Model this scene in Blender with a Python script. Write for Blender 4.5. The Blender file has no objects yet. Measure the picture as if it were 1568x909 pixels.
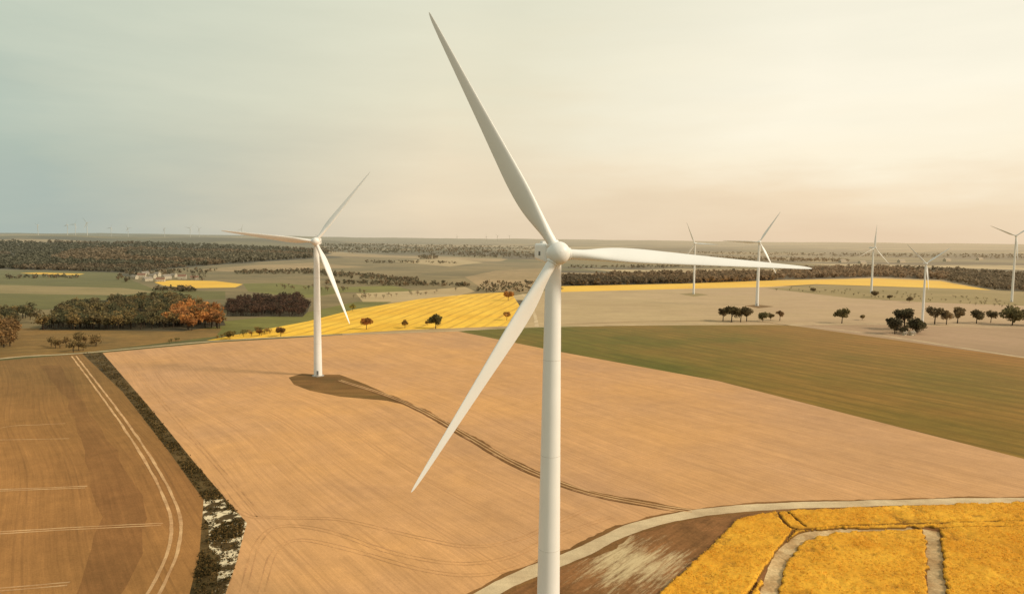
import bpy, math, random, bmesh
import numpy as np
from mathutils import Matrix, Vector
from mathutils.geometry import delaunay_2d_cdt
random.seed(7); rng=np.random.default_rng(7)
scene=bpy.context.scene
F=1059.0; CX,CY=784.0,454.5; CAMZ=87.5
PITCH=math.radians(4.78); ROLL=math.radians(0.6)
R=(Matrix.Rotation(math.pi/2-PITCH,4,'X')@Matrix.Rotation(ROLL,4,'Z'))
CM=Matrix.Translation((0,0,CAMZ))@R
cam=bpy.data.cameras.new('camera'); co=bpy.data.objects.new('camera',cam)
scene.collection.objects.link(co); co.matrix_world=CM
cam.sensor_fit='HORIZONTAL'; cam.sensor_width=36; cam.lens=36*F/1568
cam.clip_start=0.5; cam.clip_end=60000; scene.camera=co
R3=np.array(R.to_3x3())
scene.view_settings.view_transform='Standard'; scene.view_settings.look='None'; scene.view_settings.exposure=0

# ---------------------------------------------------------------- terrain
def ss(a,b,x):
    t=np.clip((x-a)/(b-a),0,1); return t*t*(3-2*t)
def height(x,y):
    x=np.asarray(x,float); y=np.asarray(y,float)
    r=np.hypot(x,y); az=np.arctan2(x,np.maximum(y,1e-3))
    h=28*ss(1500,6500,r)
    h=h+10*ss(1300,2800,r)*(np.sin(x/430+1.3)*np.sin(y/510+.4)+.5*np.sin(x/190+y/260))
    h=h+50*ss(2300,4800,r)*ss(0.17,0.36,-az)*(1+.06*np.sin(az*23))
    h=h+58*ss(8000,14000,r)*(0.92+.09*np.sin(az*11+1)+.05*np.sin(az*31)+.03*np.sin(az*67))*(1-.55*ss(0.17,0.36,-az))
    return h
TS=np.geomspace(90,26000,1500)
def Gn(px,py):
    px=np.atleast_1d(np.asarray(px,float)); py=np.atleast_1d(np.asarray(py,float))
    d=np.stack([px-CX,-(py-CY),-np.full_like(px,F)],1)@R3.T
    d/=np.hypot(d[:,0],d[:,1])[:,None]
    out=np.zeros((len(px),2))
    for i0 in range(0,len(px),2000):
        dd=d[i0:i0+2000]
        X=dd[:,0:1]*TS; Y=dd[:,1:2]*TS; Z=CAMZ+dd[:,2:3]*TS
        df=Z-height(X,Y)
        hit=df<0; idx=np.where(hit.any(1),hit.argmax(1),len(TS)-1); idx=np.maximum(idx,1)
        k=np.arange(len(dd)); a=df[k,idx-1]; b=df[k,idx]
        f=np.where(hit.any(1),a/np.maximum(a-b,1e-9),1)
        t=TS[idx-1]+(TS[idx]-TS[idx-1])*np.clip(f,0,1)
        out[i0:i0+2000,0]=dd[:,0]*t; out[i0:i0+2000,1]=dd[:,1]*t
    return out
def G(p): return Gn([p[0]],[p[1]])[0]
def GP(pts):
    a=np.array(pts,float); return Gn(a[:,0],a[:,1])
def inpoly(x,y,P):
    c=np.zeros(x.shape,bool); n=len(P)
    for i in range(n):
        x1,y1=P[i]; x2,y2=P[(i+1)%n]
        if y1==y2: continue
        m=((y1>y)!=(y2>y))&(x<(x2-x1)*(y-y1)/(y2-y1)+x1)
        c^=m
    return c
def lin(c):
    return tuple(((v/255)/12.92 if v/255<=.04045 else ((v/255+.055)/1.055)**2.4) for v in c)
def alb(c,k=0.8):
    l=lin(c); return (l[0]*k,l[1]*k,l[2]*k,1)

# ---------------------------------------------------------------- materials
class N:
    def __init__(s,name):
        s.m=bpy.data.materials.new(name); s.m.use_nodes=True; s.t=s.m.node_tree; s.t.nodes.clear()
        s.out=s.n('ShaderNodeOutputMaterial'); s.b=s.n('ShaderNodeBsdfPrincipled')
        s.t.links.new(s.b.outputs[0],s.out.inputs[0])
        s.b.inputs['Roughness'].default_value=.9; s.b.inputs['Specular IOR Level'].default_value=.1
    def n(s,t): return s.t.nodes.new(t)
    def set(s,inp,v):
        if isinstance(v,bpy.types.NodeSocket): s.t.links.new(v,inp)
        else: inp.default_value=v
    def math(s,op,a,b=0.0,c=0.0,clamp=False):
        n=s.n('ShaderNodeMath'); n.operation=op; n.use_clamp=clamp
        s.set(n.inputs[0],a); s.set(n.inputs[1],b); s.set(n.inputs[2],c); return n.outputs[0]
    def mix(s,f,a,b,mode='MIX'):
        n=s.n('ShaderNodeMix'); n.data_type='RGBA'; n.blend_type=mode
        s.set(n.inputs[0],f); s.set(n.inputs[6],a); s.set(n.inputs[7],b); return n.outputs[2]
    def pos(s): return s.n('ShaderNodeNewGeometry').outputs['Position']
    def mapping(s,v,rot=0,scale=(1,1,1)):
        a=s.n('ShaderNodeMapping'); a.inputs['Rotation'].default_value=(0,0,rot); s.t.links.new(v,a.inputs[0])
        b=s.n('ShaderNodeMapping'); b.inputs['Scale'].default_value=scale; s.t.links.new(a.outputs[0],b.inputs[0])
        return b.outputs[0]
    def noise(s,v,scale,detail=3,rough=.55):
        n=s.n('ShaderNodeTexNoise'); n.inputs['Scale'].default_value=scale
        n.inputs['Detail'].default_value=detail; n.inputs['Roughness'].default_value=rough
        s.t.links.new(v,n.inputs['Vector']); return n.outputs['Fac']
    def rng(s,v,a,b,c,d):
        n=s.n('ShaderNodeMapRange'); s.set(n.inputs[0],v)
        for i,q in enumerate((a,b,c,d)): n.inputs[i+1].default_value=q
        return n.outputs[0]
    def haze(s,col,L=4700.0):  # aerial haze painted into the base colour by world distance, no scattering
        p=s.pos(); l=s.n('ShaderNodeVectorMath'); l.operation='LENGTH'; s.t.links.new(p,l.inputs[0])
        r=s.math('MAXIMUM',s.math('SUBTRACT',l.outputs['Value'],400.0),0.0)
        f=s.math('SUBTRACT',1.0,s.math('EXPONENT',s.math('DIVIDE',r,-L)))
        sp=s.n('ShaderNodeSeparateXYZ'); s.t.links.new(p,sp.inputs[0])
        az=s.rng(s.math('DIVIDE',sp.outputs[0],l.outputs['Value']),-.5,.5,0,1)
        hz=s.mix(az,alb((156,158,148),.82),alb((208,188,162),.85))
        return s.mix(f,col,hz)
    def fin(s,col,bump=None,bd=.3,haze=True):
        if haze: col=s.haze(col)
        s.set(s.b.inputs['Base Color'],col)
        if bump is not None:
            b=s.n('ShaderNodeBump'); b.inputs['Strength'].default_value=.6; b.inputs['Distance'].default_value=bd
            s.t.links.new(bump,b.inputs['Height']); s.t.links.new(b.outputs[0],s.b.inputs['Normal'])
        return s.m
    def translucent(s,col,f=.4):
        tr=s.n('ShaderNodeBsdfTranslucent'); s.set(tr.inputs[0],col)
        mx=s.n('ShaderNodeMixShader'); mx.inputs[0].default_value=f
        s.t.links.new(s.b.outputs[0],mx.inputs[1]); s.t.links.new(tr.outputs[0],mx.inputs[2]); s.t.links.new(mx.outputs[0],s.out.inputs[0])
def grade(s,col,fac,amt):
    k=s.rng(fac,0.3,.7,1-amt,1+amt)
    c=s.n('ShaderNodeCombineXYZ')
    for i in range(3): s.t.links.new(k,c.inputs[i])
    return s.mix(1.0,col,c.outputs[0],'MULTIPLY')
def field(name,A,B,dirpx=None,streak=.12,streak_m=1.2,patch=.006,grain=.1,lines=None,C=None,xr=None,warp=4.0,k=.8,fine=1.6,axis=0,mid=1.0):
    s=N(name); p=s.pos()
    if warp:
        w=s.n('ShaderNodeTexNoise'); w.inputs['Scale'].default_value=.006; w.inputs['Detail'].default_value=0
        s.t.links.new(p,w.inputs['Vector'])
        sc=s.n('ShaderNodeVectorMath'); sc.operation='MULTIPLY_ADD'; s.t.links.new(w.outputs['Color'],sc.inputs[0])
        sc.inputs[1].default_value=(warp*4,warp*4,0); s.t.links.new(p,sc.inputs[2]); pw=sc.outputs[0]
    else: pw=p
    ang=0
    if dirpx:
        a,b=G(dirpx[0]),G(dirpx[1]); ang=math.atan2(b[1]-a[1],b[0]-a[0])
    f=s.rng(s.noise(p,patch,6,.65),.38,.62,0,1)
    col=s.mix(f,alb(A,k),alb(B,k))
    if C:
        sp=s.n('ShaderNodeSeparateXYZ'); s.t.links.new(p,sp.inputs[0])
        g=s.rng(sp.outputs[axis],xr[0],xr[1],0,1); g=s.math('ADD',g,s.rng(s.noise(p,.008,5,.6),.3,.7,-.3,.3),clamp=True); col=s.mix(g,col,alb(C,k))
    st=s.noise(s.mapping(pw,-ang,(.02,1/streak_m,.1)),1.0,4,.75)
    st2=s.noise(s.mapping(pw,-ang,(.004,.11/streak_m,.1)),1.0,4,.7)
    st3=s.noise(s.mapping(pw,-ang,(.012,.32/streak_m,.1)),1.0,3,.7)
    gr=s.noise(p,fine,4,.7); gr2=s.noise(p,.12,6,.8); gr3=s.noise(p,.02,6,.7)
    for n_,a_ in ((st,streak),(st2,streak*.8*mid),(st3,streak*.9*mid),(gr,grain),(gr2,grain*1.1),(gr3,grain*.9)): col=grade(s,col,n_,a_)
    if lines:
        sp2=s.n('ShaderNodeSeparateXYZ'); s.t.links.new(s.mapping(pw,-ang,(1,1,1)),sp2.inputs[0])
        fr=s.math('FRACT',s.math('DIVIDE',sp2.outputs[1],lines[0]))
        d=s.math('ABSOLUTE',s.math('SUBTRACT',fr,.5))
        l1=s.math('LESS_THAN',s.math('ABSOLUTE',s.math('SUBTRACT',d,1.0/lines[0])),lines[1]/lines[0])
        l1=s.math('MULTIPLY',l1,s.rng(gr2,.3,.6,.2,1.0)); l1=s.math('MULTIPLY',l1,s.rng(gr3,.4,.6,.3,1.0)); l1=s.math('MULTIPLY',l1,lines[3])
        col=s.mix(l1,col,alb(lines[2],k))
    return s.fin(col,st,.25)
TAN=field('tan_stubble',(228,172,112),(208,160,116),((158,540),(375,795)),.12,1.3,.006,.09,(21,.26,(176,128,86),.45),C=(198,156,120),xr=(20,330),warp=5,mid=.5)
LEFT=field('left_crop',(186,134,78),(158,112,66),((158,540),(375,795)),.14,1.5,.01,.14,(15,.3,(120,86,52),.4),warp=3,C=(144,108,62),xr=(230,420),axis=1,mid=.6)
LEFTD=field('left_crop_dark',(166,118,70),(146,102,60),((158,540),(375,795)),.12,1.5,.012,.14,warp=3,C=(136,100,58),xr=(230,420),axis=1,mid=.6)
OLIVE=field('olive_crop',(110,106,44),(132,114,50),((860,540),(1568,702)),.17,1.6,.008,.12,(14,.9,(84,76,36),.5),C=(164,118,60),xr=(60,420),warp=3,mid=.7)
BEIGE=field('beige_field',(206,178,134),(192,164,122),((820,470),(1500,470)),.07,3,.006,.07,C=(198,166,132),xr=(100,600))
PINK=field('pink_field',(190,156,124),(172,142,110),((1205,500),(1568,547)),.08,2,.01,.08)
YEL=field('rapeseed_far',(246,198,70),(236,182,56),((560,500),(700,455)),.07,3,.012,.1,(15,.9,(176,128,50),.85),warp=2,k=.95)
YEL2=field('rapeseed_strip',(246,198,72),(236,182,58),None,.07,3,.01,.08,k=.95)
GREENL=field('green_meadow',(122,114,60),(106,102,52),((0,440),(200,450)),.12,4,.004,.1)
GREEN2=field('green_grass',(136,130,62),(116,112,52),((365,437),(600,446)),.12,4,.006,.1)
BROWNF=field('brown_fields',(154,132,90),(120,106,70),((290,415),(700,425)),.12,8,.004,.1)
BROWNG=field('rough_meadow',(160,122,66),(124,98,54),((0,520),(330,510)),.14,3,.02,.2)
LIGHTS=field('light_field',(208,182,136),(192,164,118),None,.07,4,.006,.08)
HILLB=field('hill_field',(188,156,112),(162,136,94),((715,440),(835,415)),.1,6,.004,.08)
OLV2=field('dry_meadow',(172,148,100),(148,130,82),None,.1,4,.01,.12)
FLOOR=field('forest_floor',(88,76,54),(74,64,44),None,.1,6,.01,.15)
VERGE=field('verge_grass',(108,86,52),(80,66,38),((158,540),(375,795)),.2,1.2,.05,.35)
PAD=field('pad_grass',(148,108,62),(118,90,50),None,.2,2,.06,.25)
SOIL=field('brown_soil',(160,112,70),(138,96,60),((880,870),(1030,810)),.15,1.2,.03,.2)
SAND=field('sandy_track',(224,194,146),(186,150,104),None,.1,1.2,.15,.25)
def soil_scuffed():
    s=N('chalky_soil'); p=s.pos(); a,b=G((900,905)),G((1030,815)); ang=math.atan2(b[1]-a[1],b[0]-a[0])
    col=s.mix(s.rng(s.noise(p,.08,5,.7),.35,.65,0,1),alb((158,110,68)),alb((124,88,52)))
    col=grade(s,col,s.noise(p,1.2,4,.7),.2); col=grade(s,col,s.noise(s.mapping(p,-ang,(.05,.6,.1)),1.0,4,.7),.25)
    st=s.noise(s.mapping(p,-ang,(.05,.4,.1)),1.0,8,.85)
    c0=G((960,860)); v=s.n('ShaderNodeVectorMath'); v.operation='DISTANCE'; s.t.links.new(p,v.inputs[0]); v.inputs[1].default_value=(c0[0],c0[1],0)
    near=s.rng(v.outputs['Value'],4,30,.13,-.15)
    f=s.rng(s.math('ADD',st,near),.5,.66,0,.9)
    return s.fin(s.mix(f,col,alb((226,202,156))),st,.2)
SCUFF=soil_scuffed()
def verge_chalk():
    s=N('chalk_bank'); p=s.pos()
    col=s.mix(s.noise(p,.2,5,.7),alb((104,82,50)),alb((72,60,38)))
    f=s.rng(s.noise(p,.16,7,.75),.49,.53,0,.95)
    return s.fin(s.mix(f,col,alb((232,214,178),.95)),s.noise(p,.5,5),.4)
CHALK=verge_chalk()
def patchwork():
    s=N('patchwork_farmland'); p=s.pos()
    v=s.n('ShaderNodeTexVoronoi'); v.inputs['Scale'].default_value=1
    w=s.n('ShaderNodeTexNoise'); w.inputs['Scale'].default_value=.0015; s.t.links.new(p,w.inputs['Vector'])
    sc=s.n('ShaderNodeVectorMath'); sc.operation='MULTIPLY_ADD'; s.t.links.new(w.outputs['Color'],sc.inputs[0]); sc.inputs[1].default_value=(300,300,0); s.t.links.new(p,sc.inputs[2])
    s.t.links.new(s.mapping(sc.outputs[0],.35,(1/900,1/520,0)),v.inputs['Vector'])
    sp=s.n('ShaderNodeSeparateColor'); s.t.links.new(v.outputs['Color'],sp.inputs[0])
    r=s.n('ShaderNodeValToRGB'); r.color_ramp.interpolation='CONSTANT'
    cols=[(124,112,74),(156,132,90),(104,98,58),(186,156,112),(80,68,48),(136,120,76),(206,180,134),(92,84,52)]
    e=r.color_ramp.elements; e[0].color=alb(cols[0]); e[1].position=.9; e[1].color=alb(cols[-1])
    for i,c in enumerate(cols[1:-1]): q=e.new((i+1)/8); q.color=alb(c)
    s.t.links.new(sp.outputs[0],r.inputs[0]); col=r.outputs[0]
    col=grade(s,col,s.noise(p,.01,5,.7),.2)
    wood=s.rng(s.noise(s.mapping(p,.1,(1/1400,1/500,0)),1.0,7,.65),.51,.55,0,1)
    return s.fin(s.mix(wood,col,alb((74,64,46))))
PATCH=patchwork()

# ---------------------------------------------------------------- ground: one sheet cut along field boundaries
POLY=[
 (BROWNF,[(-300,470),(-300,420),(200,424),(290,408),(480,396),(600,394),(850,402),(860,440),(790,452),(620,470),(300,500),(-300,520)]),
 (GREENL,[(-300,416),(0,414),(180,417),(205,430),(240,444),(345,446),(345,458),(190,460),(70,474),(-300,490)]),
 (OLV2,[(-300,440),(0,436),(190,441),(240,447),(180,452),(0,449),(-300,455)]),
 (YEL2,[(-200,410),(-200,403),(0,404),(38,409),(20,411)]),
 (YEL2,[(30,418),(60,417),(130,419),(120,421),(60,420)]),
 (YEL2,[(236,432),(262,429),(330,430),(372,435),(360,440),(290,441),(250,437)]),
 (HILLB,[(300,413),(400,405),(480,402),(560,408),(470,412),(360,416)]),
 (GREEN2,[(372,434),(430,433),(500,440),(600,437),(640,446),(590,449),(530,447),(470,456),(380,446)]),
 (LIGHTS,[(545,449),(640,445),(712,439),(728,446),(690,455),(560,467)]),
 (HILLB,[(712,424),(760,414),(835,411),(850,440),(800,448),(742,444)]),
 (LIGHTS,[(600,400),(700,396),(740,402),(690,408)]),
 (GREEN2,[(470,478),(545,462),(600,462),(480,496),(400,506),(300,520),(250,520),(340,492)]),
 (BROWNG,[(-300,515),(0,503),(60,502),(340,503),(330,515),(150,537),(0,548),(-300,590)]),
 (YEL,[(316,521),(400,505),(470,492),(540,474),(640,458),(720,450),(782,447),(797,470),(778,499),(620,505),(480,513),(380,518)]),
 (BEIGE,[(790,504),(812,452),(860,444),(1050,440),(1200,438),(1510,443),(1900,470),(1900,600),(1568,548),(1208,499)]),
 (OLV2,[(1170,441),(1250,436),(1440,441),(1520,444),(1900,462),(1900,490),(1568,468),(1400,462),(1300,456)]),
 (OLV2,[(1040,450),(1062,448),(1085,451),(1062,454)]),
 (PAD,[(1140,468),(1159,466),(1186,469),(1162,472)]),
 (PINK,[(1215,498),(1330,497),(1420,499),(1568,503),(1900,510),(1900,600),(1568,549)]),
 (YEL2,[(856,447),(856,438),(1050,434),(1190,429),(1340,426),(1440,430),(1518,444),(1440,441),(1250,435),(1180,439),(1050,442)]),
 (FLOOR,[(60,505),(90,470),(150,460),(230,455),(330,465),(345,498),(280,507)]),
 (FLOOR,[(345,484),(350,466),(380,455),(455,452),(477,466),(465,485)]),
 (FLOOR,[(-250,395),(-200,374),(0,372),(250,374),(470,382),(510,388),(480,396),(400,401),(270,411),(200,418),(60,414),(0,412),(-250,415)]),
 (FLOOR,[(858,438),(858,426),(1000,422),(1180,420),(1190,429),(1050,434)]),
 (FLOOR,[(1190,428),(1200,413),(1340,409),(1440,413),(1568,420),(1800,430),(1800,460),(1568,446),(1520,443),(1440,428),(1340,424)]),
 (TAN,[(157,540),(330,524),(520,513),(700,507),(845,536),(1100,583),(1300,634),(1568,702),(1900,790),(1900,766),(1568,766),(1300,771),(1150,777),(1040,790),(960,812),(900,840),(820,873),(745,909),(500,1100),(250,1100),(345,909),(378,800),(300,710),(228,622)]),
 (OLIVE,[(702,507),(760,502),(860,499),(1205,497),(1568,548),(1900,605),(1900,792),(1568,702),(1300,634),(1100,583),(845,536)]),
 (LEFT,[(-400,600),(0,552),(126,541),(188,600),(258,690),(312,765),(305,850),(290,909),(250,1100),(-400,1100)]),
 (LEFTD,[(60,560),(100,600),(128,690),(150,770),(140,850),(100,950),(150,960),(215,850),(225,780),(175,690),(130,620),(92,558)]),
 (VERGE,[(126,541),(157,540),(228,622),(300,710),(378,800),(362,860),(345,909),(250,1100),(200,1100),(290,909),(305,850),(312,765),(258,690),(188,600)]),
 (CHALK,[(305,755),(335,758),(378,800),(366,850),(345,909),(310,1000),(285,1000),(325,905),(330,850),(312,800)]),
 (SCUFF,[(500,1100),(745,909),(820,873),(900,840),(960,812),(1040,790),(1130,778),(1190,776),(1190,783),(1130,800),(1060,865),(985,930),(960,1100),(650,1100)]),
 (SOIL,[(985,930),(1060,865),(1128,797),(1185,784),(1190,776),(1400,768),(1568,766),(1900,766),(1900,1100),(900,1100)]),
 (PAD,[(444,577),(462,572),(488,573),(522,573),(560,588),(604,608),(640,624),(590,614),(520,607),(478,598),(455,588)]),
]
WP=[(m,GP(p)) for m,p in POLY]
pts=[];edges=[]
for m,P in WP:
    loop=[]
    n=len(P)
    for i in range(n):
        a,b=P[i],P[(i+1)%n]; L=np.hypot(*(b-a)); rr=np.hypot(*((a+b)/2)); k=max(1,int(L/max(14,.05*rr)))
        for j in range(k):
            q=a+(b-a)*j/k
            if m in (PAD,LEFTD,CHALK,FLOOR): q=q+rng.normal(0,.8,2)
            loop.append(len(pts)); pts.append((float(q[0]),float(q[1])))
    for i in range(len(loop)): edges.append((loop[i],loop[(i+1)%len(loop)]))
for ri,r in enumerate(np.geomspace(60,27000,90)):
    for th in np.radians(np.arange(-62,62.1,1.4)):
        th2=th+.01*(ri%2); pts.append((r*math.sin(th2),r*math.cos(th2)))
    if ri%4==0:
        for th in np.radians(np.arange(72,290,12)): pts.append((r*math.sin(th),r*math.cos(th)))
vs,es,fs,_,_,_=delaunay_2d_cdt([Vector(p) for p in pts],edges,[],0,1e-3)
V=np.array([(v.x,v.y) for v in vs]); Z=height(V[:,0],V[:,1])
T=np.array([f[:3] for f in fs]); C=V[T].mean(1)
mi=np.zeros(len(T),int); mats=[PATCH]
for m,P in WP:
    if m not in mats: mats.append(m)
    mi[inpoly(C[:,0],C[:,1],P)]=mats.index(m)
me=bpy.data.meshes.new('ground'); me.from_pydata([(a,b,c) for (a,b),c in zip(V.tolist(),Z.tolist())],[],T.tolist())
for m in mats: me.materials.append(m)
me.polygons.foreach_set('material_index',mi.astype(np.int32))
me.polygons.foreach_set('use_smooth',np.ones(len(T),bool)); me.update()
g=bpy.data.objects.new('ground',me); scene.collection.objects.link(g)
if me.polygons[0].normal.z<0: me.flip_normals()

# ---------------------------------------------------------------- ribbons (roads / tracks)
def smooth(P,k=10):
    P=np.array(P,float); Q=np.vstack([2*P[0]-P[1],P,2*P[-1]-P[-2]]); out=[]
    for i in range(1,len(Q)-2):
        for t in np.linspace(0,1,k,endpoint=False):
            a,b,c,d=Q[i-1:i+3]
            out.append(.5*((2*b)+(-a+c)*t+(2*a-5*b+4*c-d)*t*t+(-a+3*b-3*c+d)*t**3))
    out.append(P[-1]); return np.array(out)
def ribbon(name,px,w,mat,z=.04,offs=(0,),jit=.12,k=14):
    P=smooth(GP(px),k); 
    seg=np.hypot(*np.diff(P,axis=0).T); s=np.r_[0,np.cumsum(seg)]; n=max(8,int(s[-1]/2)); n=min(n,1200)
    S=np.linspace(0,s[-1],n); P=np.stack([np.interp(S,s,P[:,0]),np.interp(S,s,P[:,1])],1)
    T=np.gradient(P,axis=0); T/=np.hypot(T[:,0],T[:,1])[:,None]; Nn=np.stack([-T[:,1],T[:,0]],1)
    verts=[];faces=[]
    for o in offs:
        b=len(verts)
        ja=np.convolve(rng.normal(0,jit*w,n+4),np.ones(5)/5,'valid'); jb=np.convolve(rng.normal(0,jit*w,n+4),np.ones(5)/5,'valid')
        A=P+Nn*(o+w/2+ja)[:,None]; B=P+Nn*(o-w/2+jb)[:,None]
        for a,c in zip(A,B):
            verts.append((a[0],a[1],float(height(a[0],a[1]))+z)); verts.append((c[0],c[1],float(height(c[0],c[1]))+z))
        faces+=[(b+2*i,b+2*i+1,b+2*i+3,b+2*i+2) for i in range(n-1)]
    m=bpy.data.meshes.new(name); m.from_pydata(verts,[],faces); m.materials.append(mat)
    o=bpy.data.objects.new(name,m); scene.collection.objects.link(o); return o
GRAVEL=field('gravel',(224,200,160),(204,176,138),None,.05,2,.05,.16,fine=3)
RUT=field('wheel_rut',(226,184,134),(200,154,108),None,.05,2,.1,.2)
RUTD=field('dark_rut',(140,98,60),(120,86,50),None,.05,2,.1,.2)
FAINT=field('faint_rut',(214,162,108),(200,150,104),None,.05,2,.1,.2)
STRIPG=field('track_grass',(150,108,64),(128,92,52),None,.1,2,.06,.25)
road=[(560,1040),(745,909),(820,873),(900,840),(960,812),(1040,790),(1150,777),(1300,771),(1568,766),(1900,766)]
ribbon('road_verge',road,8.2,STRIPG,.03,jit=.15)
ribbon('gravel_road',road,5.4,GRAVEL,.05,jit=.08)
acc=[(520,582),(590,604),(650,630),(720,670),(775,702),(830,728),(900,753),(1000,773),(1060,782)]
ribbon('access_track',acc,4.2,STRIPG,.04,jit=.2)
ribbon('access_track_ruts',acc,.7,RUT,.055,(-.95,.95),.2)
ribbon('access_track_edge',acc,.8,RUTD,.045,(-2.4,),.4)
ribbon('tractor_track',[(113,545),(140,580),(170,620),(200,662),(228,705),(255,755),(270,800),(262,850),(232,915),(180,1010)],.95,RUT,.04,(-1.3,1.3),.2)
for l in [[(-150,674),(0,673),(106,671)],[(-150,754),(0,750),(132,745)],[(-150,822),(0,815),(120,808),(248,802)],[(-150,912),(0,902),(105,893)],[(-100,690),(0,655),(60,650),(100,648)]]:
    ribbon('tractor_track',l,.55,RUT,.035,(-.8,.8) if l[1][1]>700 else (0,),.3)
for l in [[(372,905),(395,830),(430,805),(500,812),(600,845),(700,862),(780,852),(850,820),(940,790)],
          [(400,905),(420,845),(460,826),(540,842),(640,870),(720,880),(790,868),(860,838)],
          [(330,735),(372,785),(430,792),(520,795),(640,822),(720,836),(790,826),(850,800),(900,778)],
          [(186,544),(260,630),(330,710),(398,790)]]:
    ribbon('headland_track',l,.35,FAINT,.035,(-.8,.8),.5)
ribbon('country_road',[(-300,590),(0,549),(130,540),(330,522),(520,512),(700,506),(860,500),(1205,497.5),(1568,547),(1900,602)],3.6,GRAVEL,.05)
ribbon('farm_lane',[(822,500),(818,480),(808,462),(800,450)],4,GRAVEL,.06)
ribbon('country_road',[(1210,497),(1330,495.5),(1450,497),(1568,500),(1800,505)],3.5,GRAVEL,.07)
ribbon('farm_lane',[(1208,498),(1150,492),(1000,492),(850,497)],2.2,PAD,.05)
ribbon('sandy_track',[(1150,1000),(1176,909),(1200,850),(1235,822),(1290,814),(1400,811)],4.4,SAND,.06)
ribbon('sandy_track',[(1436,1000),(1434,909),(1432,860),(1426,812)],4.2,SAND,.065)

# ---------------------------------------------------------------- foliage buffers
class Buf:
    def __init__(s): s.v=[];s.c=[]
    def add(s,q,c): s.v.append(q.reshape(-1,4,3)); s.c.append(np.broadcast_to(c,(q.shape[0],3)))
    def mesh(s,name,mat):
        q=np.concatenate(s.v); c=np.concatenate(s.c); n=len(q)
        m=bpy.data.meshes.new(name); m.vertices.add(n*4); m.loops.add(n*4); m.polygons.add(n)
        m.vertices.foreach_set('co',q.reshape(-1).astype(np.float32))
        m.loops.foreach_set('vertex_index',np.arange(n*4,dtype=np.int32))
        m.polygons.foreach_set('loop_start',np.arange(0,n*4,4,dtype=np.int32))
        m.update(calc_edges=True)
        a=m.color_attributes.new('Col','FLOAT_COLOR','POINT')
        cc=np.ones((n*4,4),np.float32); cc[:,:3]=np.repeat(c,4,0); a.data.foreach_set('color',cc.reshape(-1))
        m.materials.append(mat); return m
    def obj(s,name,mat):
        o=bpy.data.objects.new(name,s.mesh(name,mat)); scene.collection.objects.link(o); return o
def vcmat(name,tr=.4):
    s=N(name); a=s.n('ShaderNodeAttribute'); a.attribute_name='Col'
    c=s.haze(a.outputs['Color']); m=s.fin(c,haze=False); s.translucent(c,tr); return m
FOL=vcmat('foliage')
def rdir(n):
    d=rng.normal(size=(n,3)); return d/np.linalg.norm(d,axis=1)[:,None]
def leafq(P,size,up=0.0):
    n=len(P); nn=rdir(n); nn[:,2]=np.abs(nn[:,2])+up; nn/=np.linalg.norm(nn,axis=1)[:,None]
    a=np.cross(nn,rdir(n)); a/=np.linalg.norm(a,axis=1)[:,None]+1e-9; b=np.cross(nn,a)
    s=(size*rng.uniform(.6,1.3,n))[:,None]; a=a*s; b=b*s*rng.uniform(.6,1,n)[:,None]
    return np.stack([P-a-b*.6,P+a*.7-b,P+a+b*.7,P-a*.6+b],1)
def prism(buf,p0,p1,r0,r1,col,k=6):
    p0=np.array(p0,float);p1=np.array(p1,float); d=p1-p0; d/=np.linalg.norm(d)
    u=np.cross(d,[.3,.9,.1]); u/=np.linalg.norm(u); w=np.cross(d,u)
    t=np.arange(k+1)*2*math.pi/k; c=np.cos(t)[:,None]*u+np.sin(t)[:,None]*w
    A=p0+c*r0;B=p1+c*r1
    buf.add(np.stack([A[:-1],A[1:],B[1:],B[:-1]],1),np.array(col))
KF=1.75
BARK=np.array(lin((84,68,54)))*.8
def tree(buf,x,y,z,H,Rc,n,size,col,k=KF,low=.62):
    col=np.array(lin(col))*k
    prism(buf,(x,y,z-.3),(x+.02*H,y,z+.5*H),.03*H,.016*H,BARK)
    nl=11
    for i in range(5):
        a=rng.uniform(0,6.28); q=(x+math.cos(a)*Rc*.6,y+math.sin(a)*Rc*.6,z+H*rng.uniform(.55,.75))
        prism(buf,(x+.01*H,y,z+H*rng.uniform(.25,.4)),q,.012*H,.005*H,BARK,4)
    c=rdir(nl)*rng.uniform(.25,.75,nl)[:,None]; lc=np.array([x,y,z+low*H])+c*np.array([Rc,Rc,.3*H])
    lr=rng.uniform(.26,.46,nl)*Rc; tint=rng.uniform(.6,1.5,nl)
    w=rng.integers(0,nl,n); P=lc[w]+rdir(n)*(lr[w]*rng.uniform(.1,1.12,n)**.45)[:,None]*np.array([1,1,.9])
    C=col*(tint[w]*rng.uniform(.7,1.3,n))[:,None]
    buf.add(leafq(P,size),C)
def ftree(buf,x,y,z,H,Rc,n,col,k=1.5):
    c=np.array(lin(col))*k*rng.uniform(.8,1.2)
    d=rdir(n)*(rng.uniform(0,1,n)**.4)[:,None]; P=np.array([x,y,z+.52*H])+d*np.array([Rc,Rc,.45*H])
    buf.add(leafq(P,Rc*.42,.3),c*rng.uniform(.85,1.15,n)[:,None])
def sample(poly,n):
    P=np.array(poly,float); lo,hi=P.min(0),P.max(0); out=np.zeros((0,2))
    while len(out)<n:
        q=rng.uniform(lo,hi,(n*2,2)); out=np.vstack([out,q[inpoly(q[:,0],q[:,1],P)]])
    q=out[:n]; return q,Gn(q[:,0],q[:,1])
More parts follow.
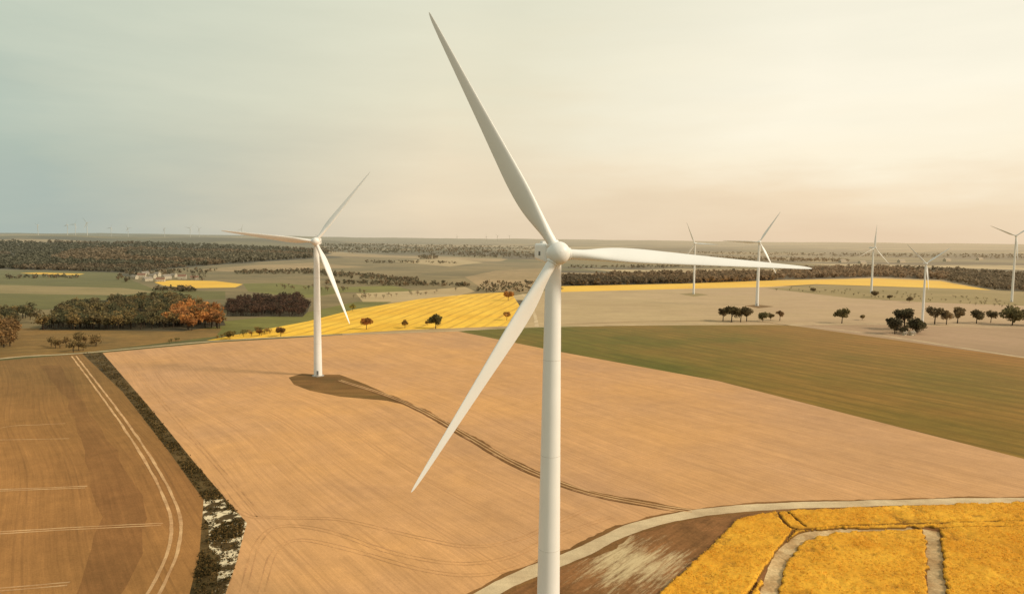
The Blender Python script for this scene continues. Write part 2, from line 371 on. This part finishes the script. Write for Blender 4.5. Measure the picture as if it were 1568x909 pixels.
def forest(name,poly,n,h,cols,q=16,wide=.42,near=False,sz=.0034,zone=False,low=.62):
    b=Buf(); px,W=sample(poly,n); cols=list(cols)
    for p,(x,y) in zip(px,W):
        r=math.hypot(x,y)
        if r>9500: continue
        if zone:
            v=math.sin(x/310+1.7*math.sin(y/540))+math.sin(y/260+x/700)
            c=cols[min(len(cols)-1,int((v+2)/4*len(cols)))]; hh=h*(1+.2*v)
        else: c=cols[rng.integers(len(cols))]; hh=h
        H=max(hh,sz*r)*rng.uniform(.75,1.25); z=float(height(x,y))
        if near: tree(b,x,y,z,H,H*wide,q,H*.045,c,low=low)
        else: ftree(b,x,y,z,H,H*wide*1.15,q,c)
    return b.obj(name,FOL)
DK=[(84,74,52),(100,82,58),(76,70,46),(112,90,62),(90,80,56)]
forest('distant_forest',[(-250,395),(-200,372),(0,371),(250,373),(470,381),(510,387),(480,395),(400,400),(270,410),(200,417),(60,413),(0,411),(-250,414)],8500,12,DK,14,zone=True)
forest('distant_forest',[(858,438),(858,427),(1000,423),(1180,421),(1190,429),(1050,434)],1300,11,[(98,76,56),(82,68,48),(106,84,58)],14,zone=True)
forest('distant_forest',[(1190,428),(1200,414),(1340,410),(1440,414),(1568,421),(1800,430),(1800,460),(1568,446),(1520,443),(1440,428),(1340,424)],2200,12,[(106,86,64),(90,76,56),(120,96,70)],14,zone=True)
forest('distant_forest',[(480,380),(700,381),(850,390),(1100,394),(1300,398),(1300,401),(1000,399),(850,396),(700,393),(650,388),(480,387)],1500,10,DK,10,sz=.003,zone=True)
forest('distant_forest',[(490,374),(620,375),(760,377),(850,380),(850,384),(700,382),(490,378)],600,9,DK,10,sz=.0022)
forest('distant_forest',[(1040,386),(1300,389),(1568,390),(1700,394),(1568,396),(1300,393),(1100,390)],500,9,DK,10,sz=.0022)
for P,n in [([(360,420),(360,416),(470,413),(560,421),(640,428),(640,434),(560,428),(470,420)],350),
          ([(500,432),(640,433),(720,436),(720,439),(620,438),(500,436)],160),
          ([(725,447),(750,430),(790,434),(840,431),(850,439),(800,447)],90),
          ([(560,400),(700,402),(700,404),(560,403)],60),([(640,392),(670,391),(670,397),(640,397)],60),
          ([(190,417),(300,412),(340,414),(330,419),(200,422)],90),
          ([(235,442),(300,443),(300,447),(235,446)],50),
          ([(870,408),(1180,406),(1180,409),(870,411)],160),
          ([(180,422),(205,428),(200,433),(178,428)],16),([(296,421),(320,424),(318,430),(290,429)],14),
          ([(0,424),(120,424),(120,426),(0,427)],40)]:
    forest('distant_tree_row',P,n,7,DK,14,sz=.0032)
WOOD=[(74,70,46),(90,78,48),(64,62,40),(102,84,50),(86,74,48)]
AUT=[(140,94,50),(122,82,46),(98,78,46),(150,102,54)]
forest('woodland',[(62,505),(90,480),(150,466),(230,460),(290,462),(300,500),(200,505)],400,15,WOOD,170,.46,True,low=.56)
forest('autumn_woodland',[(256,500),(270,480),(318,474),(340,488),(338,503),(290,506)],60,17,AUT,260,.46,True,low=.56)
forest('woodland',[(-200,520),(-200,470),(0,480),(66,482),(66,500),(0,504)],130,14,WOOD,180,.46,True,low=.56)
forest('woodland',[(346,484),(350,468),(380,458),(455,456),(475,468),(465,485)],480,10,[(66,46,36),(74,52,38),(56,42,32)],110,.42,True)
forest('shrub_row',[(75,532),(90,522),(160,522),(160,534),(110,540)],14,9,[(104,84,52),(92,76,46)],220,.55,True,low=.52)
forest('shrub_row',[(-10,545),(-10,500),(16,505),(16,545)],10,16,[(108,82,50),(98,76,48)],300,.5,True,low=.55)
forest('shrub_row',[(330,520),(345,512),(430,506),(440,509),(380,516)],22,6,[(84,78,42),(108,84,44)],120,.55,True,low=.5)
forest('shrub_row',[(250,526),(262,518),(275,520),(268,527)],4,5,[(80,74,40)],100,.5,True,low=.5)
forest('shrub_row',[(405,440),(440,437),(560,446),(560,450),(440,444)],34,7,DK,80,.5,True)
forest('shrub_row',[(540,456),(560,453),(700,444),(700,447),(570,460)],24,6,DK,80,.5,True)
forest('shrub_row',[(1180,441),(1260,441),(1500,455),(1568,468),(1568,474),(1400,462),(1260,449),(1180,445)],80,5,[(96,88,54),(84,76,48)],60,.5,True,low=.5)
forest('shrub_row',[(800,448),(862,440),(862,445),(812,452)],20,7,[(90,74,46)],80,.5,True)
forest('shrub_row',[(1358,512),(1362,502),(1385,498),(1418,504),(1420,513)],18,7,[(62,58,38),(74,64,42)],260,.55,True,low=.5)
def single(px,py,hp,wp,col):
    x,y=G((px,py)); d=math.hypot(x,y); H=hp*d/F; Rc=wp*d/F/2
    b=Buf(); tree(b,0,0,0,H,Rc,1400,max(.24,Rc*.075),col,low=.58)
    o=b.obj('tree',FOL); o.location=(x,y,float(height(x,y)))
for t in [(561,504,21,20,(124,84,44)),(620,502,14,14,(120,92,44)),(667,503,25,27,(74,68,38)),(655,498,8,9,(110,88,44)),
  (430,515,18,17,(106,78,42)),(352,519,14,16,(96,82,42)),(540,476,12,10,(120,110,50)),(778,460,16,18,(140,98,46)),(776,490,16,16,(150,114,62)),(397,514,12,11,(112,82,44)),
  (1107,491,24,18,(86,72,48)),(1120,493,28,24,(76,68,44)),(1134,493,26,24,(80,70,46)),(1143,492,24,18,(86,74,48)),
  (1168,492,15,18,(84,78,48)),(1180,490,12,12,(90,78,48)),(1194,491,18,14,(106,82,54)),
  (1289,495,24,24,(84,76,46)),(1320,490,9,10,(100,86,56)),
  (1384,505,36,30,(62,58,40)),(1370,511,26,26,(58,54,38)),(1402,511,22,26,(62,58,38)),
  (1431,496,28,24,(84,72,50)),(1449,497,22,18,(98,82,58)),(1466,495,24,20,(90,76,52)),(1495,495,22,26,(76,68,46)),
  (1517,494,17,16,(92,80,54)),(1550,498,26,30,(84,78,48)),(1580,498,26,30,(84,72,48)),(1620,500,24,26,(84,72,48)),
  (1340,455,10,12,(96,82,56)),(1362,459,8,10,(96,82,56)),(1245,447,7,10,(96,82,56)),(1392,463,9,10,(96,82,56))]:
    single(*t)
b=Buf()
px,W=sample([(128,541),(156,540),(226,622),(298,710),(374,797),(362,860),(345,909),(320,960),(270,960),(292,909),(307,850),(314,765),(260,690),(190,600)],9000)
cl=np.sin(W[:,0]*.35+1.3*np.sin(W[:,1]*.21))+np.sin(W[:,1]*.31+W[:,0]*.12)
keep=rng.uniform(0,1,len(W))<np.where(px[:,1]>745,np.where(cl>.3,.7,.06),np.where(cl>-.2,.7,.2))
W=W[keep]; P=np.column_stack([W,rng.uniform(.0,.4,len(W))]); tc=np.array([lin((104,84,50)),lin((80,70,42)),lin((126,100,60)),lin((68,58,36))])
P=np.repeat(P,4,0)+rng.normal(0,.32,(len(P)*4,3))*np.array([1,1,.6]); P[:,2]=np.abs(P[:,2])
b.add(leafq(P,.27),tc[rng.integers(0,4,len(P))]); b.obj('rough_grass_bank',FOL)

# ---------------------------------------------------------------- near rapeseed crop with real height
RP=GP([(990,930),(1062,865),(1130,797),(1186,785),(1400,776),(1568,772),(1800,769)])
RP=np.vstack([RP,[[330,150],[250,110],[60,110]]])
gaps=[([(1150,1000),(1176,909),(1200,850),(1235,822),(1290,814)],4.4,1),([(1436,1000),(1434,909),(1432,860),(1426,812)],4.2,1),
      ([(1188,784),(1216,811),(1300,807),(1430,803),(1568,800),(1750,798)],.9,1),([(1216,813),(1180,862),(1130,940)],.9,1),([(1205,785),(1232,808)],.8,1),
      ([(1290,814),(1400,811)],2.4,1),([(1400,811),(1568,808),(1750,806)],.8,1)]
gx=np.arange(25,330,.42); gy=np.arange(110,245,.42); X,Y=np.meshgrid(gx,gy)
wob=.5*np.sin(X*.9+np.sin(Y*.7)*2)+.4*np.sin(Y*1.3+X*.5)+.5*np.sin(X*.31+Y*.23)
ins=inpoly(X+wob*.6,Y+wob*.6,RP); low=np.zeros(X.shape)
for pp,w,_ in gaps:
    L=smooth(GP(pp),8); dm=np.full(X.shape,1e9)
    for a,c in zip(L[:-1],L[1:]):
        d=c-a; t=np.clip(((X-a[0])*d[0]+(Y-a[1])*d[1])/max(d@d,1e-9),0,1)
        dm=np.minimum(dm,np.hypot(X-a[0]-t*d[0],Y-a[1]-t*d[1]))
    low=np.maximum(low,(dm+wob*(.5 if w>2 else .2))<w/2)
mask=ins&(low<.5)
def vn(sx,amp):
    a=rng.normal(size=(int(len(gy)*.42/sx)+3,int(len(gx)*.42/sx)+3)); u=(X-25)/sx; v=(Y-110)/sx
    i=u.astype(int);j=v.astype(int);fu=u-i;fv=v-j; fu=fu*fu*(3-2*fu); fv=fv*fv*(3-2*fv)
    return amp*((a[j,i]*(1-fu)+a[j,i+1]*fu)*(1-fv)+(a[j+1,i]*(1-fu)+a[j+1,i+1]*fu)*fv)
Hh=np.where(mask,.9+vn(9,.1)+vn(3.5,.08)+vn(1.3,.08)+rng.normal(0,.06,X.shape),-.35)
ny,nx=X.shape; idx=np.arange(ny*nx).reshape(ny,nx)
quads=np.stack([idx[:-1,:-1],idx[:-1,1:],idx[1:,1:],idx[1:,:-1]],-1).reshape(-1,4)
hm=(Hh.reshape(-1)[quads]>0).any(1); quads=quads[hm]
used,inv=np.unique(quads,return_inverse=True); vv=np.stack([X,Y,Hh],-1).reshape(-1,3)[used]
me=bpy.data.meshes.new('rapeseed_field'); me.from_pydata(vv.tolist(),[],inv.reshape(-1,4).tolist())
s=N('rapeseed_crop'); p=s.pos()
col=s.mix(s.rng(s.noise(p,.05,5,.65),.38,.62,0,1),alb((244,184,62),.9),alb((228,160,48),.85))
col=s.mix(s.rng(s.noise(p,.3,6,.8),.5,.68,0,.55),col,alb((184,124,40)))
col=s.mix(s.rng(s.noise(p,1.1,5,.75),.5,.68,0,.5),col,alb((170,114,36)))
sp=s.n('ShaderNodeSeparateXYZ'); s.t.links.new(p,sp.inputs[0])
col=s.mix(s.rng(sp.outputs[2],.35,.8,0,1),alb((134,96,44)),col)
me.materials.append(s.fin(col,s.noise(p,2.5,4,.7),.3,haze=False))
rf=bpy.data.objects.new('rapeseed_field',me); scene.collection.objects.link(rf)
me.polygons.foreach_set('use_smooth',np.ones(len(quads),bool))
b=Buf(); ok=np.argwhere(mask&(X>28)); pick=ok[rng.integers(0,len(ok),150000)]
dens=vn(6,.5)+vn(2.2,.5); dk=dens[pick[:,0],pick[:,1]]; pick=pick[rng.uniform(-.9,.9,len(dk))<dk+.25]
P=np.column_stack([X[pick[:,0],pick[:,1]],Y[pick[:,0],pick[:,1]],Hh[pick[:,0],pick[:,1]]]); P[:,:2]+=rng.uniform(-.25,.25,(len(P),2)); P[:,2]+=rng.uniform(-.02,.16,len(P))
yc=np.array([lin((248,194,72)),lin((238,174,56)),lin((252,210,98)),lin((206,148,52)),lin((168,120,44))])*.95
b.add(leafq(P,.14,.8),yc[rng.choice(5,len(P),p=[.35,.31,.14,.13,.07])]); 
o=b.obj('flower_tops',vcmat('rapeseed_flowers')); o.parent=rf

# ---------------------------------------------------------------- wind turbines
def turb_paint():
    s=N('turbine_paint'); tc=s.n('ShaderNodeTexCoord').outputs['Object']
    c=s.mix(s.rng(s.noise(tc,.12,3,.5),.3,.7,0,1),(.84,.83,.80,1),(.79,.78,.75,1))
    m=s.fin(c); s.b.inputs['Roughness'].default_value=.4; s.b.inputs['Specular IOR Level'].default_value=.45; return m
PAINT=turb_paint()
def plain(name,c,k=.8,rough=.7,amt=.12):
    s=N(name); nf=s.noise(s.n('ShaderNodeTexCoord').outputs['Object'],1.5,4)
    base=s.mix(0.0,alb(c,k),alb(c,k)); m=s.fin(grade(s,base,nf,amt)); s.b.inputs['Roughness'].default_value=rough; return m
GREYM=plain('grey_metal',(120,120,118)); SEAM=plain('seam_grey',(226,222,214)); CONC=plain('concrete',(180,172,160))
def mk(name,verts,faces,mats,mi=None,smoothf=True):
    m=bpy.data.meshes.new(name); m.from_pydata([tuple(map(float,v)) for v in verts],[],faces)
    for q in mats: m.materials.append(q)
    if mi: m.polygons.foreach_set('material_index',mi)
    m.polygons.foreach_set('use_smooth',[smoothf]*len(faces)); m.update(); return m
def rings(rs,k=40):
    v=[];f=[]
    for r,z in rs:
        for i in range(k):
            a=2*math.pi*i/k; v.append((r*math.cos(a),r*math.sin(a),z))
    for j in range(len(rs)-1):
        for i in range(k): f.append((j*k+i,j*k+(i+1)%k,(j+1)*k+(i+1)%k,(j+1)*k+i))
    return v,f
def sspline(x,xs,ys):
    i=int(np.clip(np.searchsorted(xs,x)-1,0,len(xs)-2)); t=(x-xs[i])/(xs[i+1]-xs[i])
    def mm(j):
        if j<=0 or j>=len(xs)-1: return 0 if j<=0 else (ys[-1]-ys[-2])/(xs[-1]-xs[-2])
        return (ys[j+1]-ys[j-1])/(xs[j+1]-xs[j-1])
    h=xs[i+1]-xs[i]; t2,t3=t*t,t*t*t
    return (2*t3-3*t2+1)*ys[i]+(t3-2*t2+t)*h*mm(i)+(-2*t3+3*t2)*ys[i+1]+(t3-t2)*h*mm(i+1)
def blade_mesh(Rr=55.0):
    st=[(.018,2.1,1.0,0),(.05,2.1,1.0,0),(.085,2.3,.86,.3),(.13,2.95,.58,.7),(.18,3.65,.38,.95),(.24,4.1,.28,1),(.32,4.05,.23,1),(.42,3.5,.2,1),(.55,2.75,.18,1),(.68,2.1,.17,1),(.8,1.55,.16,1),(.9,1.1,.16,1),(.96,.75,.16,1),(.99,.42,.16,1),(1.0,.12,.16,1)]
    k=32; v=[];f=[]
    T=[q[0] for q in st]
    ts=np.unique(np.concatenate([np.linspace(.018,.94,90),np.linspace(.945,1,14)]))
    for t in ts:
        c=sspline(t,T,[q[1] for q in st]); th=sspline(t,T,[q[2] for q in st]); af=min(1,max(0,sspline(t,T,[q[3] for q in st])))
        tw=math.radians(sspline(t,[0,.2,.5,.8,1],[42,38,32,28,26]))
        pre=.03*Rr*t*t
        for i in range(k):
            a=2*math.pi*i/k
            cx,cy=.5*math.cos(a),.5*math.sin(a)*th
            xx=.5-.5*math.cos(a); yt=5*th*(.2969*math.sqrt(max(xx,0))-.126*xx-.3516*xx**2+.2843*xx**3-.0936*xx**4)
            sg=math.sin(a); ax,ay=xx-.32,yt*(1 if sg>1e-6 else (-1 if sg<-1e-6 else 0))
            X_=(1-af)*(-cx)+af*ax; Y_=(1-af)*cy+af*ay
            X_*=c;Y_*=c
            zz=X_*math.cos(tw)+Y_*math.sin(tw); yy=X_*math.sin(tw)-Y_*math.cos(tw)
            v.append((t*Rr,yy-pre,zz))
    n=len(ts)
    for j in range(n-1):
        for i in range(k): f.append((j*k+i,(j+1)*k+i,(j+1)*k+(i+1)%k,j*k+(i+1)%k))
    f.append(tuple(range((n-1)*k,n*k))); f.append(tuple(reversed(range(k))))
    return mk('blade',v,f,[PAINT])
BL=blade_mesh()
def hub_mesh():
    prof=[(0.02,-3.0),(.6,-2.93),(1.15,-2.7),(1.65,-2.3),(2.0,-1.75),(2.2,-1.0),(2.25,-.2),(2.2,.6),(2.05,1.2),(1.85,1.5),(1.5,1.55),(0.02,1.55)]
    v,f=rings([(r*1.06,z) for r,z in prof],36); v=[(x,z,-y) for x,y,z in v]
    return v,f
hv,hf=hub_mesh(); HUB=mk('hub',hv,hf,[PAINT])
cv,cf=rings([(1.3,1.4),(1.3,2.45),(1.2,2.52),(1.06,2.52)],28); cv=[(z,x,y) for x,y,z in cv]; COL=mk('blade_root_collar',cv,cf,[PAINT],None,True)
for m_,an in ((HUB,60),(COL,30),(BL,50)):
    bm=bmesh.new(); bm.from_mesh(m_); bmesh.ops.recalc_face_normals(bm,faces=bm.faces); bm.to_mesh(m_); bm.free()
    m_.set_sharp_from_angle(angle=math.radians(an))
def boxm(bm,x0,x1,y0,y1,z0,z1,mi=0,taper=1.0,bev=0):
    vs=[bm.verts.new((x,y,z)) for x in (x0,x1) for y in (y0,y1) for z in (z0,z1)]
    I=[(0,1,3,2),(4,6,7,5),(0,4,5,1),(2,3,7,6),(0,2,6,4),(1,5,7,3)]; fs=[]
    for i in I:
        f=bm.faces.new([vs[j] for j in i]); f.material_index=mi; fs.append(f)
    if bev:
        es=list({e for f in fs for e in f.edges}); r=bmesh.ops.bevel(bm,geom=es,offset=bev,segments=4,affect='EDGES',profile=.6)
        for f in r['faces']: f.material_index=mi
    return vs
def bmdone(bm,name,mats,sm=False):
    bmesh.ops.recalc_face_normals(bm,faces=bm.faces); m=bpy.data.meshes.new(name); bm.to_mesh(m); bm.free()
    for q in mats: m.materials.append(q)
    if sm:
        m.polygons.foreach_set('use_smooth',[True]*len(m.polygons))
        m.set_sharp_from_angle(angle=math.radians(40))
    return m
bm=bmesh.new(); vs=boxm(bm,-2.3,2.3,-2.6,11.0,-1.8,2.2)
for v in vs:
    if v.co.y>5: v.co.x*=.93; v.co.z=v.co.z*.88+.25
bmesh.ops.bevel(bm,geom=list(bm.edges),offset=.6,segments=4,affect='EDGES',profile=.6)
boxm(bm,-1.3,1.3,6.0,8.4,1.95,2.7,0,bev=.15)
boxm(bm,-2.26,-2.15,3.2,5.2,-.4,.5,1); boxm(bm,2.15,2.26,3.2,5.2,-.4,.5,1)
boxm(bm,-.05,.05,7.0,7.1,2.6,4.2,1); boxm(bm,-.9,.9,7.02,7.08,3.9,4.0,1); boxm(bm,.8,.95,7.0,7.15,4.0,4.4,1); boxm(bm,-.95,-.8,7.0,7.15,4.0,4.4,1)
NAC=bmdone(bm,'nacelle',[PAINT,GREYM],True)
def turbine(bx,by,HH,Rr,yaw,angs,k=40,tilt=5):
    s=Rr/55; e=bpy.data.objects.new('wind_turbine',None); scene.collection.objects.link(e)
    z0=float(height(bx,by)); e.location=(bx,by,z0); e.rotation_euler=(0,0,math.radians(yaw)); e.scale=(s,s,s)
    h=HH/s
    def ch(name,me,M):
        o=bpy.data.objects.new(name,me); scene.collection.objects.link(o); o.parent=e; o.matrix_local=M; return o
    top=h-1.7; rad=lambda q:2.6+(1.65-2.6)*q
    v,f=rings([(rad(q),q*top-(.5 if q==0 else 0)) for q in np.linspace(0,1,13)],k); ch('tower',mk('tower',v,f,[PAINT]),Matrix.Identity(4))
    v,f=[],[]
    for q in (.25,.5,.75):
        a_,b_=rings([(rad(q)-.01,q*top-.05),(rad(q)+.02,q*top-.04),(rad(q)+.02,q*top+.04),(rad(q)-.01,q*top+.05)],k); f+=[tuple(i+len(v) for i in x) for x in b_]; v+=a_
    ch('tower_flanges',mk('tower_flanges',v,f,[SEAM],None,False),Matrix.Identity(4))
    v,f=rings([(3.8,-.5),(3.8,.15),(3.7,.3),(2.5,.34)],k); ch('foundation',mk('foundation',v,f,[CONC],None,False),Matrix.Identity(4))
    bm=bmesh.new(); boxm(bm,-.55,.55,-2.75,-2.3,1.3,3.6,0,bev=.04); boxm(bm,-.65,.65,-3.4,-2.4,.9,1.25,1)
    for i in range(4): boxm(bm,-.5,.5,-3.4-.3*(i+1),-3.4-.3*i,.05,.9-.2*i,1)
    ch('door',bmdone(bm,'door',[GREYM,CONC]),Matrix.Identity(4))
    ch('nacelle',NAC,Matrix.Translation((0,0,h)))
    H0=Matrix.Translation((0,-4.4,h+.25))@Matrix.Rotation(math.radians(-tilt),4,'X')
    ch('hub',HUB,H0)
    for i,a in enumerate(angs):
        M=H0@Matrix.Rotation(-math.radians(a),4,'Y'); ch('blade_%d'%(i+1),BL,M); ch('blade_collar_%d'%(i+1),COL,M)
    return e
d=np.array([854.5-CX,-(388-CY),-F])@R3.T; hp=np.array([0,0,CAMZ])+d*(141/F)
yw=8.5; a=math.radians(yw); bx=hp[0]-4.4*math.sin(a); by=hp[1]+4.4*math.cos(a)
turbine(bx,by,hp[2]-.25,54.9,yw,(118.2,-3.2,-122.8),64,9)
def tb(px,py,HH,Rr,yaw,angs,k=24):
    x,y=G((px,py)); turbine(x,y,HH,Rr,yaw,angs,k)
tb(487,575,84.5,55,10,(52.5,173.8,-68.2),48)
tb(1062,450,83,38,-28,(113,-2,-122))
tb(1159,468,86.5,48,-18,(58.5,178,-62))
tb(1334,448,78.5,41,20,(84,-43,-158))
tb(1412,498,66,28,-18,(133,38,-84))
tb(1549,462,100,37,-40,(155,38,-83))
for px,hy,r in [(58,349,5600),(103,346,5300),(115,344,5100),(133,341,4900),(196,352,5800),(252,357,6200),(291,351,5600),(305,354,6200),(370,352,5600),(170,355,6400),
                (700,362,9800),(745,362,10000),(762,361,10000),(780,362,10400)]:
    dd=np.array([px-CX,-(hy-CY),-F])@R3.T; dd/=np.hypot(dd[0],dd[1]); x,y=dd[0]*r,dd[1]*r; HH=CAMZ+dd[2]*r-float(height(x,y))
    HH=min(max(HH,70),150); t0=random.uniform(0,120); turbine(x,y,HH,HH*.55,random.uniform(-40,40),(t0,t0+120,t0+240),12)

# ---------------------------------------------------------------- houses
WALL=plain('plaster_wall',(216,202,176)); ROOF=plain('tile_roof',(138,94,72)); ROOFG=plain('slate_roof',(150,138,124)); WIN=plain('window_glass',(50,56,62),.8,.2); DOOR=plain('door_wood',(92,66,46))
def house(px,py,w,dp,h,rot,roof,name='farm_house'):
    x,y=G((px,py)); bm=bmesh.new(); boxm(bm,-w/2,w/2,-dp/2,dp/2,-.5,h,0)
    rh=dp*.42; o=.4
    v=[bm.verts.new(c) for c in [(-w/2-o,-dp/2-o,h-.1),(w/2+o,-dp/2-o,h-.1),(w/2+o,dp/2+o,h-.1),(-w/2-o,dp/2+o,h-.1),(-w/2-o,0,h+rh),(w/2+o,0,h+rh)]]
    for f in [(0,1,5,4),(2,3,4,5),(1,2,5),(3,0,4),(0,3,2,1)]:
        q=bm.faces.new([v[i] for i in f]); q.material_index=1 if len(f)==4 else 0
    n=max(2,int(w/3))
    for i in range(n):
        cx=-w/2+(i+.5)*w/n
        if i==n//2: boxm(bm,cx-.5,cx+.5,-dp/2-.04,-dp/2+.1,0,2.1,3)
        else: boxm(bm,cx-.5,cx+.5,-dp/2-.03,-dp/2+.1,1,2.2,2)
        boxm(bm,cx-.5,cx+.5,dp/2-.1,dp/2+.03,1,2.2,2)
    boxm(bm,w*.25,w*.25+.7,-.4,.3,h+rh*.5,h+rh+.9,0)
    ob=bpy.data.objects.new(name,bmdone(bm,name,[WALL,roof,WIN,DOOR])); scene.collection.objects.link(ob)
    ob.location=(x,y,float(height(x,y))); ob.rotation_euler=(0,0,rot)
for i,(px,py) in enumerate([(206,427),(217,425),(226,430),(234,426),(246,431),(255,427),(266,424),(279,427),(222,421),(241,423),(298,428)]):
    house(px,py,12+3*(i%3),8+(i%2),4.5+(i%2),(-.3,.25,1.2)[i%3],ROOF if i%3==1 else ROOFG)
house(1397,513,5,3.5,2.6,.3,ROOFG,'utility_hut'); house(1386,513,3.5,3,2.2,.2,ROOFG,'utility_hut')
for px,py in [(1290,402),(1320,404),(1450,400),(1500,398),(1380,402)]: house(px,py,30,14,7,.4,ROOFG,'farm_barn')

# ---------------------------------------------------------------- light
SEL,SAZ=math.radians(34),math.radians(104)
sun=bpy.data.lights.new('sun','SUN'); sun.energy=2.9; sun.angle=math.radians(10); sun.color=(1,.86,.66)
so=bpy.data.objects.new('sun',sun); scene.collection.objects.link(so)
sd=Vector((math.sin(SAZ)*math.cos(SEL),math.cos(SAZ)*math.cos(SEL),math.sin(SEL)))
so.rotation_euler=(-sd).to_track_quat('-Z','Y').to_euler()
w=bpy.data.worlds.new('World'); scene.world=w; w.use_nodes=True; t=w.node_tree; t.nodes.clear()
class W(N):
    def __init__(s): s.t=t
q=W(); out=q.n('ShaderNodeOutputWorld')
sky=q.n('ShaderNodeTexSky'); sky.sky_type='NISHITA'; sky.sun_disc=False; sky.sun_elevation=SEL; sky.sun_rotation=SAZ; sky.dust_density=4; sky.air_density=1.2
b1=q.n('ShaderNodeBackground'); b1.inputs[1].default_value=.1; t.links.new(sky.outputs[0],b1.inputs[0])
tc=q.n('ShaderNodeTexCoord').outputs['Generated']; sp=q.n('ShaderNodeSeparateXYZ'); t.links.new(tc,sp.inputs[0])
def ramp(v,st):
    r=q.n('ShaderNodeValToRGB'); e=r.color_ramp.elements
    e[0].position=st[0][0]; e[0].color=(*lin(st[0][1]),1); e[1].position=st[-1][0]; e[1].color=(*lin(st[-1][1]),1)
    for p_,c in st[1:-1]: z_=e.new(p_); z_.color=(*lin(c),1)
    t.links.new(v,r.inputs[0]); return r.outputs[0]
cl=q.noise(q.mapping(tc,.2,(1.6,1.6,8)),1.5,6,.55)
cl2=q.noise(q.mapping(tc,.5,(2,2,12)),1.8,6,.55)
zz=q.math('ADD',sp.outputs[2],q.rng(cl,.3,.7,-.04,.04),clamp=True)
Lc=ramp(zz,[(0,(168,180,172)),(.1,(174,187,174)),(.33,(200,208,188)),(1,(176,182,174))])
Cc=ramp(zz,[(0,(228,208,178)),(.07,(234,216,186)),(.2,(230,223,196)),(.33,(224,223,200)),(1,(190,192,180))])
Rc_=ramp(zz,[(0,(232,206,174)),(.05,(240,218,186)),(.11,(252,240,214)),(.2,(252,244,222)),(.33,(238,233,212)),(1,(196,194,180))])
fx=q.math('ADD',sp.outputs[0],q.rng(cl,.3,.7,-.05,.05))
c=q.mix(q.rng(fx,-.58,-.1,0,1),Lc,Cc); c=q.mix(q.rng(fx,-.02,.38,0,1),c,Rc_)
c=grade(q,c,cl2,.022)
b2=q.n('ShaderNodeBackground'); b2.inputs[1].default_value=1.08; t.links.new(c,b2.inputs[0])
mx=q.n('ShaderNodeMixShader'); mx.inputs[0].default_value=.93; t.links.new(b1.outputs[0],mx.inputs[1]); t.links.new(b2.outputs[0],mx.inputs[2]); t.links.new(mx.outputs[0],out.inputs[0])
print('OK objects',len(bpy.data.objects))
